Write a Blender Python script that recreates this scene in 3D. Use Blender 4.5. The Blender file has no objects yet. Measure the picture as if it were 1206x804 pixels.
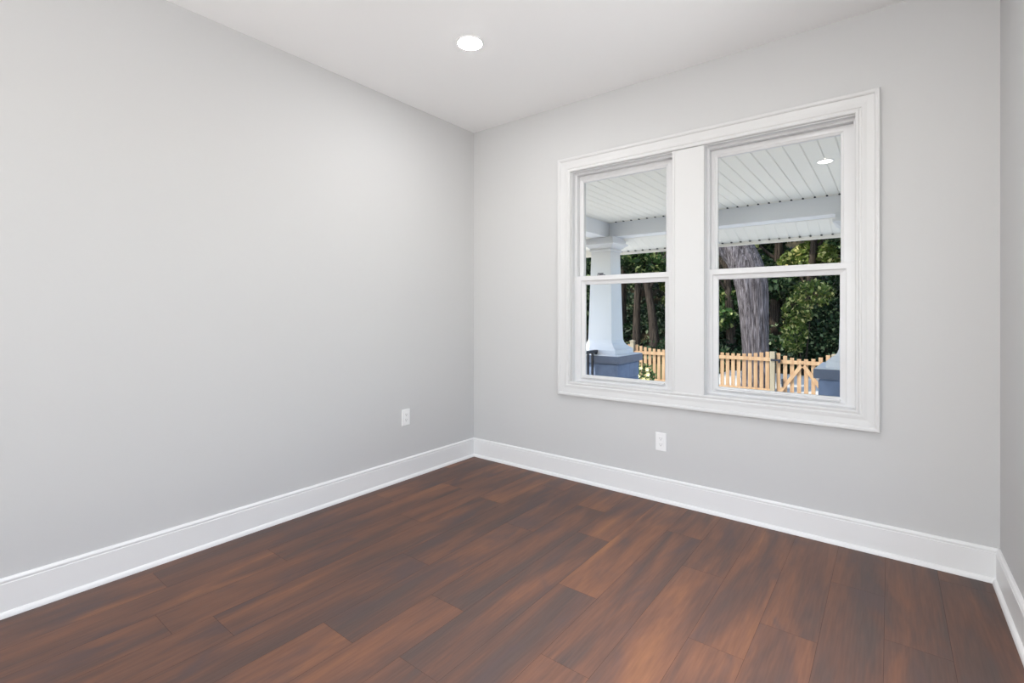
import bpy, math, random
import numpy as np
from mathutils import Vector, Matrix

SC = bpy.context.scene
COL = SC.collection
rnd = random.Random(7)

# ------------------------------------------------------------------ camera
F_PX, HORIZON, CAM_H = 571.9, 368.5, 1.214
YAW = math.atan(445.0 / F_PX)
cam_d = bpy.data.cameras.new('camera')
cam = bpy.data.objects.new('camera', cam_d)
COL.objects.link(cam)
cam.location = (0, 0, CAM_H)
cam.rotation_euler = (math.pi / 2, 0, YAW)
cam_d.sensor_fit = 'HORIZONTAL'
cam_d.sensor_width = 36.0
cam_d.lens = 36.0 * F_PX / 1206.0
cam_d.shift_y = -(402.0 - HORIZON) / 1206.0
cam_d.clip_start = 0.02
cam_d.clip_end = 300
SC.camera = cam

# ------------------------------------------------------------------ light
EXPOSURE = 0.10
SUN_W = 5.6
SKY_STRENGTH = 0.44
LAMP_EMIT = 208.0          # recessed ceiling lights
REAR_FILL_W = 58.0           # added fill lamp outside the invented rear window

SC.view_settings.view_transform = 'Standard'
SC.view_settings.look = 'None'
SC.view_settings.exposure = EXPOSURE
SC.view_settings.gamma = 1.0
SC.view_settings.use_curve_mapping = False
SUN_EL, SUN_DIR = math.radians(52), Vector((-0.62, -0.78, 0)).normalized()
world = bpy.data.worlds.new('world')
SC.world = world
world.use_nodes = True
wt = world.node_tree
wt.nodes.clear()
w_out = wt.nodes.new('ShaderNodeOutputWorld')
w_bg = wt.nodes.new('ShaderNodeBackground')
w_sky = wt.nodes.new('ShaderNodeTexSky')
w_sky.sky_type = 'NISHITA'
w_sky.sun_disc = False
w_sky.sun_elevation = SUN_EL
w_sky.sun_rotation = math.atan2(SUN_DIR.x, SUN_DIR.y)
w_bg.inputs['Strength'].default_value = SKY_STRENGTH
wt.links.new(w_sky.outputs[0], w_bg.inputs['Color'])
wt.links.new(w_bg.outputs[0], w_out.inputs['Surface'])
sun_d = bpy.data.lights.new('sun', 'SUN')
sun_d.energy = SUN_W
sun_d.angle = math.radians(0.6)
sun_d.color = (1.0, 0.95, 0.86)
sun = bpy.data.objects.new('sun', sun_d)
COL.objects.link(sun)
to_sun = Vector((SUN_DIR.x * math.cos(SUN_EL), SUN_DIR.y * math.cos(SUN_EL), math.sin(SUN_EL)))
sun.rotation_euler = to_sun.to_track_quat('Z', 'Y').to_euler()
sun.location = to_sun * 60

# room dimensions
XL, XR, YB, YF, ZC = -2.806, 0.392, 3.074, -1.70, 2.75
WT = 0.20
RW = (-0.52, 0.29, 0.35, 2.45)          # unseen rear opening added for fill light: x0 x1 z0 z1

rear_fill_d = bpy.data.lights.new('rear_fill_lamp', 'AREA')
rear_fill_d.shape = 'RECTANGLE'
rear_fill_d.size, rear_fill_d.size_y = RW[1] - RW[0], RW[3] - RW[2]
rear_fill_d.energy = REAR_FILL_W
rear_fill_d.color = (1.0, 0.995, 0.975)
rear_fill = bpy.data.objects.new('rear_fill_lamp', rear_fill_d)
COL.objects.link(rear_fill)
rear_fill.location = ((RW[0] + RW[1]) / 2, YF - 0.16, (RW[2] + RW[3]) / 2)
rear_fill.rotation_euler = (math.pi / 2, 0, 0)      # faces +Y, into the room

RW2 = (-2.74, -2.20, 0.35, 2.45)         # narrow unseen opening near the left wall, added for fill light
REAR2_FILL_W = 29.0
dy2 = bpy.data.lights.new('rear_left_fill_lamp', 'AREA')
dy2.shape = 'RECTANGLE'
dy2.size, dy2.size_y = RW2[1] - RW2[0], RW2[3] - RW2[2]
dy2.energy = REAR2_FILL_W
dy2.color = (1.0, 0.995, 0.975)
do2 = bpy.data.objects.new('rear_left_fill_lamp', dy2)
COL.objects.link(do2)
do2.location = ((RW2[0] + RW2[1]) / 2, YF - 0.16, (RW2[2] + RW2[3]) / 2)
do2.rotation_euler = (math.pi / 2, 0, 0)
SW = (0.35, 1.85, 0.40, 2.35)            # unseen opening added for fill light in the right wall, beside the camera: y0 y1 z0 z1
SIDE_FILL_W = 8.0
sid_d = bpy.data.lights.new('side_fill_lamp', 'AREA')
sid_d.shape = 'RECTANGLE'
sid_d.size, sid_d.size_y = SW[1] - SW[0], SW[3] - SW[2]
sid_d.energy = SIDE_FILL_W
sid_d.color = (1.0, 0.995, 0.975)
sid = bpy.data.objects.new('side_fill_lamp', sid_d)
COL.objects.link(sid)
sid.location = (XR + 0.13, (SW[0] + SW[1]) / 2, (SW[2] + SW[3]) / 2)
sid.rotation_euler = (math.pi / 2, 0, math.pi / 2)    # faces -X, into the room


# added upward fill lamps outside two of those openings brighten the ceiling
UPFILL_SIDE_W, UPFILL_REAR_W = 50.0, 20.0
for nm, loc, aim, w, e in (('side_up_fill_lamp', (XR + 0.75, 1.10, 0.15), (-0.72, 0, 0.69), 1.5, UPFILL_SIDE_W),
                           ('rear_up_fill_lamp', (-0.115, YF - 0.80, 0.10), (0, 0.72, 0.69), 0.9, UPFILL_REAR_W)):
    bd = bpy.data.lights.new(nm, 'AREA')
    bd.shape = 'RECTANGLE'
    bd.size, bd.size_y = w, 0.8
    bd.energy = e
    bd.color = (1.0, 1.0, 0.99)
    bo = bpy.data.objects.new(nm, bd)
    COL.objects.link(bo)
    bo.location = loc
    bo.rotation_euler = Vector(aim).to_track_quat('-Z', 'Z').to_euler()


# ------------------------------------------------------------------ helpers
def srgb(r, g, b):
    def f(c):
        c /= 255.0
        return c / 12.92 if c <= 0.04045 else ((c + 0.055) / 1.055) ** 2.4
    return (f(r), f(g), f(b), 1.0)


class MB:
    """collects shapes into one mesh"""
    def __init__(self):
        self.v, self.f, self.mi = [], [], []

    def add(self, vs, fs, mi=0):
        o = len(self.v)
        self.v += [tuple(p) for p in vs]
        self.f += [tuple(i + o for i in f) for f in fs]
        self.mi += [mi] * len(fs)
        return self

    def box(self, x0, x1, y0, y1, z0, z1, b=0.0, mi=0):
        if b <= 0:
            vs = [(x, y, z) for z in (z0, z1) for y in (y0, y1) for x in (x0, x1)]
            return self.add(vs, [(0, 2, 3, 1), (4, 5, 7, 6), (0, 1, 5, 4), (2, 6, 7, 3), (0, 4, 6, 2), (1, 3, 7, 5)], mi)
        # chamfered box
        c = ((x0 + x1) / 2, (y0 + y1) / 2, (z0 + z1) / 2)
        h = ((x1 - x0) / 2, (y1 - y0) / 2, (z1 - z0) / 2)
        b = min(b, *[q * 0.49 for q in h])
        vs, idx = [], {}
        for sx in (-1, 1):
            for sy in (-1, 1):
                for sz in (-1, 1):
                    for k in range(3):
                        p = [sx * h[0], sy * h[1], sz * h[2]]
                        for j, s in enumerate((sx, sy, sz)):
                            if j != k:
                                p[j] -= s * b
                        idx[(sx, sy, sz, k)] = len(vs)
                        vs.append((c[0] + p[0], c[1] + p[1], c[2] + p[2]))
        fs = []
        for k in range(3):
            a, d = (k + 1) % 3, (k + 2) % 3
            for s in (-1, 1):
                q = []
                for sa, sd in ((-1, -1), (1, -1), (1, 1), (-1, 1)):
                    t = [0, 0, 0]
                    t[k], t[a], t[d] = s, sa, sd
                    q.append(idx[(t[0], t[1], t[2], k)])
                fs.append(tuple(q if s > 0 else q[::-1]))
        for k in range(3):                      # edge strips along axis k
            a, d = (k + 1) % 3, (k + 2) % 3
            for sa in (-1, 1):
                for sd in (-1, 1):
                    t0, t1 = [0, 0, 0], [0, 0, 0]
                    t0[k], t1[k] = -1, 1
                    t0[a] = t1[a] = sa
                    t0[d] = t1[d] = sd
                    q = [idx[(*t0, a)], idx[(*t1, a)], idx[(*t1, d)], idx[(*t0, d)]]
                    fs.append(tuple(q if sa * sd < 0 else q[::-1]))
        for sx in (-1, 1):
            for sy in (-1, 1):
                for sz in (-1, 1):
                    q = [idx[(sx, sy, sz, k)] for k in range(3)]
                    fs.append(tuple(q if sx * sy * sz > 0 else q[::-1]))
        return self.add(vs, fs, mi)

    def obox(self, p0, p1, w, d, up=Vector((0, 0, 1)), mi=0):
        """bar from p0 to p1; w along side, d along up-ish"""
        p0, p1 = Vector(p0), Vector(p1)
        t = (p1 - p0).normalized()
        s = t.cross(up).normalized()
        u = s.cross(t).normalized()
        vs = []
        for p in (p0, p1):
            for a, b in ((-1, -1), (1, -1), (1, 1), (-1, 1)):
                vs.append(p + s * a * w / 2 + u * b * d / 2)
        return self.add(vs, [(3, 2, 1, 0), (4, 5, 6, 7), (0, 1, 5, 4), (1, 2, 6, 5), (2, 3, 7, 6), (3, 0, 4, 7)], mi)

    def prism(self, prof, org, ax, u, v, length, mi=0):
        """closed profile (a,b) in the plane u,v at org, swept along ax"""
        org, ax, u, v = Vector(org), Vector(ax), Vector(u), Vector(v)
        n = len(prof)
        vs = [org + u * a + v * b for a, b in prof] + [org + ax * length + u * a + v * b for a, b in prof]
        fs = [tuple(range(n))[::-1], tuple(range(n, 2 * n))]
        fs += [(i, (i + 1) % n, (i + 1) % n + n, i + n) for i in range(n)]
        return self.add(vs, fs, mi)

    def frame(self, prof, x0, x1, z0, z1, y, sgn=-1, mi=0):
        """mitred picture frame: prof = (inset from the outer edge, height off plane y), height runs towards sgn*Y"""
        n = len(prof)
        vs = []
        for cx, cz, ix, iz in ((x0, z0, 1, 1), (x1, z0, -1, 1), (x1, z1, -1, -1), (x0, z1, 1, -1)):
            for a, h in prof:
                vs.append((cx + ix * a, y + sgn * h, cz + iz * a))
        fs = []
        for k in range(4):
            k2 = (k + 1) % 4
            for i in range(n):
                j = (i + 1) % n
                fs.append((k * n + i, k * n + j, k2 * n + j, k2 * n + i))
        return self.add(vs, fs, mi)

    def lathe(self, prof, c, seg=40, mi=0, caps=True):
        vs, fs = [], []
        n = len(prof)
        for k in range(seg):
            a = 2 * math.pi * k / seg
            for r, z in prof:
                vs.append((c[0] + r * math.cos(a), c[1] + r * math.sin(a), c[2] + z))
        for k in range(seg):
            k2 = (k + 1) % seg
            for i in range(n - 1):
                fs.append((k * n + i, k2 * n + i, k2 * n + i + 1, k * n + i + 1))
        if caps:
            fs.append(tuple(k * n for k in range(seg))[::-1])
            fs.append(tuple(k * n + n - 1 for k in range(seg)))
        return self.add(vs, fs, mi)

    def square_stack(self, prof, c, mi=0):
        """square plan turned profile: (half width, z)"""
        vs, fs = [], []
        for h, z in prof:
            for sx, sy in ((-1, -1), (1, -1), (1, 1), (-1, 1)):
                vs.append((c[0] + sx * h, c[1] + sy * h, c[2] + z))
        for i in range(len(prof) - 1):
            for k in range(4):
                k2 = (k + 1) % 4
                fs.append((i * 4 + k, i * 4 + k2, i * 4 + 4 + k2, i * 4 + 4 + k))
        fs.append((3, 2, 1, 0))
        e = (len(prof) - 1) * 4
        fs.append((e, e + 1, e + 2, e + 3))
        return self.add(vs, fs, mi)

    def build(self, name, mats, parent=None, smooth=False, fix=True):
        me = bpy.data.meshes.new(name)
        me.from_pydata(self.v, [], self.f)
        if not isinstance(mats, (list, tuple)):
            mats = [mats]
        for m in mats:
            me.materials.append(m)
        me.polygons.foreach_set('material_index', self.mi)
        if fix:
            import bmesh
            bm = bmesh.new()
            bm.from_mesh(me)
            bmesh.ops.recalc_face_normals(bm, faces=bm.faces)
            bm.to_mesh(me)
            bm.free()
        if smooth:
            me.polygons.foreach_set('use_smooth', [True] * len(me.polygons))
        me.update()
        o = bpy.data.objects.new(name, me)
        COL.objects.link(o)
        if parent is not None:
            o.parent = parent
            o.matrix_parent_inverse = Matrix.Translation(-Vector(parent.location))
        return o


def empty(name, loc=(0, 0, 0)):
    o = bpy.data.objects.new(name, None)
    o.location = loc
    o.empty_display_size = 0.1
    COL.objects.link(o)
    return o


def tag(o, label=None, cat=None, group=None, kind=None):
    if label:
        o['label'] = label
    if cat:
        o['category'] = cat
    if group:
        o['group'] = group
    if kind:
        o['kind'] = kind
    return o


def struct(o):
    o['kind'] = 'structure'
    return o


def mat(name, col, rough=0.6, spec=0.4, bump=0.0, bscale=200.0, var=0.0, vscale=6.0, metal=0.0):
    m = bpy.data.materials.new(name)
    m.use_nodes = True
    nt = m.node_tree
    b = nt.nodes['Principled BSDF']
    b.inputs['Base Color'].default_value = col
    b.inputs['Roughness'].default_value = rough
    b.inputs['Specular IOR Level'].default_value = spec
    b.inputs['Metallic'].default_value = metal
    tc = nt.nodes.new('ShaderNodeTexCoord')
    if var > 0:
        n = nt.nodes.new('ShaderNodeTexNoise')
        n.inputs['Scale'].default_value = vscale
        n.inputs['Detail'].default_value = 5
        nt.links.new(tc.outputs['Object'], n.inputs['Vector'])
        r = nt.nodes.new('ShaderNodeValToRGB')
        r.color_ramp.elements[0].position = 0.3
        r.color_ramp.elements[1].position = 0.7
        r.color_ramp.elements[0].color = tuple(c * (1 - var) for c in col[:3]) + (1,)
        r.color_ramp.elements[1].color = tuple(min(1, c * (1 + var)) for c in col[:3]) + (1,)
        nt.links.new(n.outputs['Fac'], r.inputs['Fac'])
        nt.links.new(r.outputs['Color'], b.inputs['Base Color'])
    if bump > 0:
        n2 = nt.nodes.new('ShaderNodeTexNoise')
        n2.inputs['Scale'].default_value = bscale
        n2.inputs['Detail'].default_value = 3
        nt.links.new(tc.outputs['Object'], n2.inputs['Vector'])
        bp = nt.nodes.new('ShaderNodeBump')
        bp.inputs['Strength'].default_value = bump
        bp.inputs['Distance'].default_value = 0.002
        nt.links.new(n2.outputs['Fac'], bp.inputs['Height'])
        nt.links.new(bp.outputs['Normal'], b.inputs['Normal'])
    return m


def emission(name, col, strength):
    m = bpy.data.materials.new(name)
    m.use_nodes = True
    nt = m.node_tree
    nt.nodes.clear()
    o = nt.nodes.new('ShaderNodeOutputMaterial')
    e = nt.nodes.new('ShaderNodeEmission')
    e.inputs['Color'].default_value = col
    e.inputs['Strength'].default_value = strength
    nt.links.new(e.outputs[0], o.inputs['Surface'])
    return m


M_WALL = mat('wall_paint', srgb(203, 203, 203), 0.85, 0.25, bump=0.06, bscale=260)
M_CEIL = mat('ceiling_paint', srgb(243, 243, 243), 0.55, 0.3, bump=0.05, bscale=200)
M_TRIM = mat('white_trim_paint', srgb(232, 232, 232), 0.35, 0.4)
M_CASE = mat('white_casing_paint', srgb(214, 214, 214), 0.35, 0.3)
M_VINYL = mat('white_vinyl', srgb(217, 217, 218), 0.3, 0.35)
M_PLATE = mat('white_plastic', srgb(238, 238, 238), 0.35, 0.4)
M_SLOT = mat('slot_shadow', srgb(70, 70, 72), 0.6)
M_LOCK = mat('lock_metal', srgb(84, 84, 92), 0.35, 0.5)
M_PORCH = mat('porch_vinyl_white', srgb(242, 239, 232), 0.5, 0.3)
M_BEAM = mat('beam_wrap_white', srgb(226, 228, 232), 0.5, 0.3)
M_COLUMN = mat('column_white_paint', srgb(220, 222, 226), 0.5, 0.3)
M_PIER = mat('blue_grey_block', srgb(116, 129, 154), 0.8, 0.25, bump=0.5, bscale=60, var=0.16, vscale=9)
M_CAP = mat('dark_grey_cap', srgb(100, 108, 126), 0.5, 0.4, var=0.08, vscale=14)
M_RAIL = mat('black_metal', srgb(20, 24, 36), 0.4, 0.5)
M_DECK = mat('porch_concrete', srgb(214, 211, 204), 0.85, 0.2, var=0.08, vscale=5)
M_NOTCH = mat('dark_groove_end', srgb(46, 48, 56), 0.8)
M_ROOF = mat('roof_shingle', srgb(80, 80, 84), 0.9)
M_LAMP = emission('lit_diffuser', (1.0, 0.995, 0.99, 1), LAMP_EMIT)
M_PLAMP = emission('porch_lit_diffuser', (1.0, 0.97, 0.93, 1), 6.0)


def mat_glass():
    m = bpy.data.materials.new('window_glass')
    m.use_nodes = True
    nt = m.node_tree
    nt.nodes.clear()
    o = nt.nodes.new('ShaderNodeOutputMaterial')
    t = nt.nodes.new('ShaderNodeBsdfTransparent')
    t.inputs['Color'].default_value = (0.96, 0.97, 0.965, 1)
    g = nt.nodes.new('ShaderNodeBsdfGlossy')
    g.inputs['Roughness'].default_value = 0.0
    mx = nt.nodes.new('ShaderNodeMixShader')
    mx.inputs['Fac'].default_value = 0.004
    nt.links.new(t.outputs[0], mx.inputs[1])
    nt.links.new(g.outputs[0], mx.inputs[2])
    nt.links.new(mx.outputs[0], o.inputs['Surface'])
    return m


M_GLASS = mat_glass()


def mat_floor():
    m = bpy.data.materials.new('dark_wood_planks')
    m.use_nodes = True
    nt = m.node_tree
    L = nt.links.new
    b = nt.nodes['Principled BSDF']
    tone = nt.nodes.new('ShaderNodeAttribute')
    tone.attribute_name = 'tone'
    tone.attribute_type = 'GEOMETRY'
    uv = nt.nodes.new('ShaderNodeTexCoord')          # generated per plank uv: x across, y along (metres) + random shift
    sep = nt.nodes.new('ShaderNodeMapping')
    sep.inputs['Scale'].default_value = (4.2, 0.5, 1)
    L(uv.outputs['UV'], sep.inputs['Vector'])
    n1 = nt.nodes.new('ShaderNodeTexNoise')            # broad streaks
    n1.inputs['Scale'].default_value = 2.0
    n1.inputs['Detail'].default_value = 4
    n1.inputs['Roughness'].default_value = 0.6
    n1.inputs['Distortion'].default_value = 0.5
    L(sep.outputs[0], n1.inputs['Vector'])
    mp2 = nt.nodes.new('ShaderNodeMapping')
    mp2.inputs['Scale'].default_value = (60.0, 3.0, 1)
    L(uv.outputs['UV'], mp2.inputs['Vector'])
    n2 = nt.nodes.new('ShaderNodeTexNoise')            # fine grain
    n2.inputs['Scale'].default_value = 2.0
    n2.inputs['Detail'].default_value = 5
    L(mp2.outputs[0], n2.inputs['Vector'])
    ramp = nt.nodes.new('ShaderNodeValToRGB')
    cr = ramp.color_ramp
    cr.elements[0].position = 0.27
    cr.elements[0].color = srgb(80, 66, 62)
    cr.elements[1].position = 0.78
    cr.elements[1].color = srgb(142, 97, 66)
    e = cr.elements.new(0.42)
    e.color = srgb(94, 69, 60)
    e = cr.elements.new(0.58)
    e.color = srgb(115, 79, 62)
    # fac = streak + tone offset
    ma = nt.nodes.new('ShaderNodeMath')
    ma.operation = 'MULTIPLY_ADD'
    ma.inputs[1].default_value = 0.17
    L(tone.outputs['Fac'], ma.inputs[0])
    L(n1.outputs['Fac'], ma.inputs[2])
    sb = nt.nodes.new('ShaderNodeMath')
    sb.operation = 'SUBTRACT'
    sb.inputs[1].default_value = 0.075
    L(ma.outputs[0], sb.inputs[0])
    L(sb.outputs[0], ramp.inputs['Fac'])
    gr = nt.nodes.new('ShaderNodeMapRange')
    gr.inputs['From Min'].default_value = 0.3
    gr.inputs['From Max'].default_value = 0.7
    gr.inputs['To Min'].default_value = 0.86
    gr.inputs['To Max'].default_value = 1.1
    L(n2.outputs['Fac'], gr.inputs['Value'])
    mul = nt.nodes.new('ShaderNodeMix')
    mul.data_type = 'RGBA'
    mul.blend_type = 'MULTIPLY'
    mul.inputs['Factor'].default_value = 1.0
    L(ramp.outputs['Color'], mul.inputs['A'])
    L(gr.outputs['Result'], mul.inputs['B'])
    n3 = nt.nodes.new('ShaderNodeTexNoise')            # dark smoky patches and knots
    n3.inputs['Scale'].default_value = 1.5
    n3.inputs['Detail'].default_value = 3
    n3.inputs['Distortion'].default_value = 1.2
    mp3 = nt.nodes.new('ShaderNodeMapping')
    mp3.inputs['Scale'].default_value = (3.2, 1.1, 1)
    mp3.inputs['Location'].default_value = (17.3, 4.1, 0)
    L(uv.outputs['UV'], mp3.inputs['Vector'])
    L(mp3.outputs[0], n3.inputs['Vector'])
    kr = nt.nodes.new('ShaderNodeMapRange')
    kr.interpolation_type = 'SMOOTHSTEP'
    kr.inputs['From Min'].default_value = 0.5
    kr.inputs['From Max'].default_value = 0.72
    kr.inputs['To Max'].default_value = 0.7
    L(n3.outputs['Fac'], kr.inputs['Value'])
    smoky = nt.nodes.new('ShaderNodeMix')
    smoky.data_type = 'RGBA'
    smoky.inputs['B'].default_value = srgb(80, 66, 66)
    L(kr.outputs['Result'], smoky.inputs['Factor'])
    L(mul.outputs['Result'], smoky.inputs['A'])
    L(smoky.outputs['Result'], b.inputs['Base Color'])
    b.inputs['Roughness'].default_value = 0.5
    b.inputs['Specular IOR Level'].default_value = 0.42
    bp = nt.nodes.new('ShaderNodeBump')
    bp.inputs['Strength'].default_value = 0.05
    bp.inputs['Distance'].default_value = 0.001
    L(n2.outputs['Fac'], bp.inputs['Height'])
    L(bp.outputs['Normal'], b.inputs['Normal'])
    return m


M_FLOOR = mat_floor()
M_GAP = mat('plank_seam', srgb(66, 49, 44), 0.8, 0.2)

# ------------------------------------------------------------------ room shell
wl = MB().box(XL - 0.15, XL, YF - WT, YB + WT, -0.1, ZC + 0.1).build('wall_left', M_WALL)
struct(wl)
wr = MB()
wr.box(XR, XR + 0.15, YF - WT, SW[0], -0.1, ZC + 0.1).box(XR, XR + 0.15, SW[1], YB + WT, -0.1, ZC + 0.1)
wr.box(XR, XR + 0.15, SW[0], SW[1], -0.1, SW[2]).box(XR, XR + 0.15, SW[0], SW[1], SW[3], ZC + 0.1)
wr = wr.build('wall_right', M_WALL)
struct(wr)
# openings of the two windows
W1 = (-1.838, -1.089, 0.707, 2.243)
W2 = (-0.899, -0.132, 0.707, 2.243)
b = MB()
zt, zb = ZC + 0.1, -0.1
b.box(XL, XR, YB, YB + WT, zb, W1[2])
b.box(XL, XR, YB, YB + WT, W1[3], zt)
b.box(XL, W1[0], YB, YB + WT, W1[2], W1[3])
b.box(W1[1], W2[0], YB, YB + WT, W1[2], W1[3])
b.box(W2[1], XR, YB, YB + WT, W1[2], W1[3])
struct(b.build('wall_back', M_WALL))
b = MB()
b.box(XL, XR, YF - WT, YF, zb, RW[2])
b.box(XL, XR, YF - WT, YF, RW[3], zt)
b.box(XL, RW2[0], YF - WT, YF, RW[2], RW[3])
b.box(RW2[1], RW[0], YF - WT, YF, RW[2], RW[3])
b.box(RW[1], XR, YF - WT, YF, RW[2], RW[3])
struct(b.build('wall_front', M_WALL))
struct(MB().box(XL - 0.15, XR + 0.15, YF - WT, YB + WT, ZC, ZC + 0.12).build('ceiling', M_CEIL))


def make_floor():
    """one mesh; every plank is a quad with its own uv and tone, thin seams between"""
    PW, X0 = 0.193, -1.175
    rows = range(-9, 9)
    joints = {0: [1.85], 1: [1.43, 2.67], 3: [1.84], -2: [1.44], 6: [2.28], 5: [1.32, 2.62], 2: [2.35],
              -1: [2.35], -3: [1.05, 2.2], -4: [1.6], 4: [2.1], 7: [1.7], -5: [0.8, 2.4], -6: [1.9], -7: [1.2], -8: [2.0]}
    tones = {(0, 0): -.25, (0, 1): .95, (1, 1): .05, (1, 2): .62, (-2, 1): -.1, (-2, 2): .7, (2, 1): .25, (3, 1): .55, (3, 2): .5, (4, 1): .35,
             (5, 2): -.1, (6, 2): .85, (6, 1): -.2, (1, 3): -.15, (7, 1): -.15, (7, 2): -.2, (5, 1): -.1, (8, 1): -.1}
    vs, fs, uvs, tn, mi = [], [], [], [], []
    g = 0.00045

    def quad(x0, x1, y0, y1, z, du, dv, t, m):
        o = len(vs)
        vs.extend([(x0, y0, z), (x1, y0, z), (x1, y1, z), (x0, y1, z)])
        fs.append((o, o + 1, o + 2, o + 3))
        uvs.extend([(x0 + du, y0 + dv), (x1 + du, y0 + dv), (x1 + du, y1 + dv), (x0 + du, y1 + dv)])
        tn.append(t)
        mi.append(m)
    quad(XL, XR, YF, YB, -0.001, 0, 0, 0, 1)
    for r in rows:
        xa, xb = max(XL, X0 + r * PW), min(XR, X0 + (r + 1) * PW)
        if xb <= xa:
            continue
        js = joints.get(r, [rnd.uniform(1.0, 2.4)])
        cuts = list(js)
        while cuts[0] > YF:
            cuts.insert(0, cuts[0] - 1.24)
        while cuts[-1] < YB:
            cuts.append(cuts[-1] + 1.24)
        # index so that joint js[0] separates plank 0 and plank 1
        base = cuts.index(js[0])
        for k in range(len(cuts) - 1):
            ya, yb = max(YF, cuts[k]), min(YB, cuts[k + 1])
            if yb <= ya:
                continue
            t = tones.get((r, k - base + 1), rnd.uniform(-0.1, 0.75))
            quad(xa + g, xb - g, ya + g, yb - g, 0.0, rnd.uniform(0, 40), rnd.uniform(0, 40), t, 0)
    # slab below
    me = bpy.data.meshes.new('floor')
    o = len(vs)
    vs.extend([(x, y, z) for z in (-0.1, -0.002) for y in (YF, YB) for x in (XL, XR)])
    for f in [(0, 2, 3, 1), (4, 5, 7, 6), (0, 1, 5, 4), (2, 6, 7, 3), (0, 4, 6, 2), (1, 3, 7, 5)]:
        fs.append(tuple(i + o for i in f))
        uvs.extend([(0, 0)] * 4)
        tn.append(0)
        mi.append(1)
    me.from_pydata(vs, [], fs)
    me.materials.append(M_FLOOR)
    me.materials.append(M_GAP)
    me.polygons.foreach_set('material_index', mi)
    ul = me.uv_layers.new(name='UVMap')
    ul.data.foreach_set('uv', [c for p in uvs for c in p])
    at = me.attributes.new('tone', 'FLOAT', 'FACE')
    at.data.foreach_set('value', tn)
    me.update()
    ob = bpy.data.objects.new('floor', me)
    COL.objects.link(ob)
    return struct(ob)


make_floor()

# baseboards: profile (off the wall, height) and a shoe moulding
BP = [(0, 0), (.015, 0), (.015, .131), (.0125, .133), (.0125, .137), (.0145, .139), (.0145, .144), (.011, .149), (.005, .1525), (0, .1525)]
SP = [(.0, 0), (.0145, 0), (.0138, .006), (.0115, .0125), (.0075, .0175), (.003, .0205), (0, .021)]


def baseboard(name, org, ax, nrm, length):
    u, v = Vector(nrm), Vector((0, 0, 1))
    ob = struct(MB().prism(BP, org, ax, u, v, length).build(name, M_TRIM))
    MB().prism(SP, Vector(org) + u * .015, ax, u, v, length).build('shoe_moulding', M_TRIM, ob)
    return ob


baseboard('baseboard_left', (XL, YF, 0), (0, 1, 0), (1, 0, 0), YB - YF)
baseboard('baseboard_back', (XL, YB, 0), (1, 0, 0), (0, -1, 0), XR - XL)
baseboard('baseboard_right', (XR, YF, 0), (0, 1, 0), (-1, 0, 0), YB - YF)
baseboard('baseboard_front', (XL, YF, 0), (1, 0, 0), (0, 1, 0), XR - XL)

# ------------------------------------------------------------------ window casing and the two windows
CP = [(0, 0), (0, .022), (.004, .026), (.014, .026), (.020, .022), (.023, .0165), (.030, .0165), (.055, .0145), (.070, .0165),
      (.076, .0165), (.080, .0125), (.086, .0125), (.090, .0155), (.098, .0155), (.102, .011), (.102, 0)]
trim = struct(empty('trim_1', (-1.0, YB, 0.62)))
MB().frame(CP, W1[0] - .108, W2[1] + .094, .6125, 2.3455, YB).build('casing', M_CASE, trim)
mb = MB()
mb.box(W1[1] - .003, W2[0] + .003, YB - .0115, YB, W1[2] + .003, W1[3] - .003, .001)
mb.box(W2[0] - .018, W2[0] + .003, YB - .0145, YB - .011, W1[2] + .003, W1[3] - .003, .001)
mb.box(W1[1] - .003, W1[1] + .012, YB - .0145, YB - .011, W1[2] + .003, W1[3] - .003, .001)
mb.build('mullion', M_CASE, trim)


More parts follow.
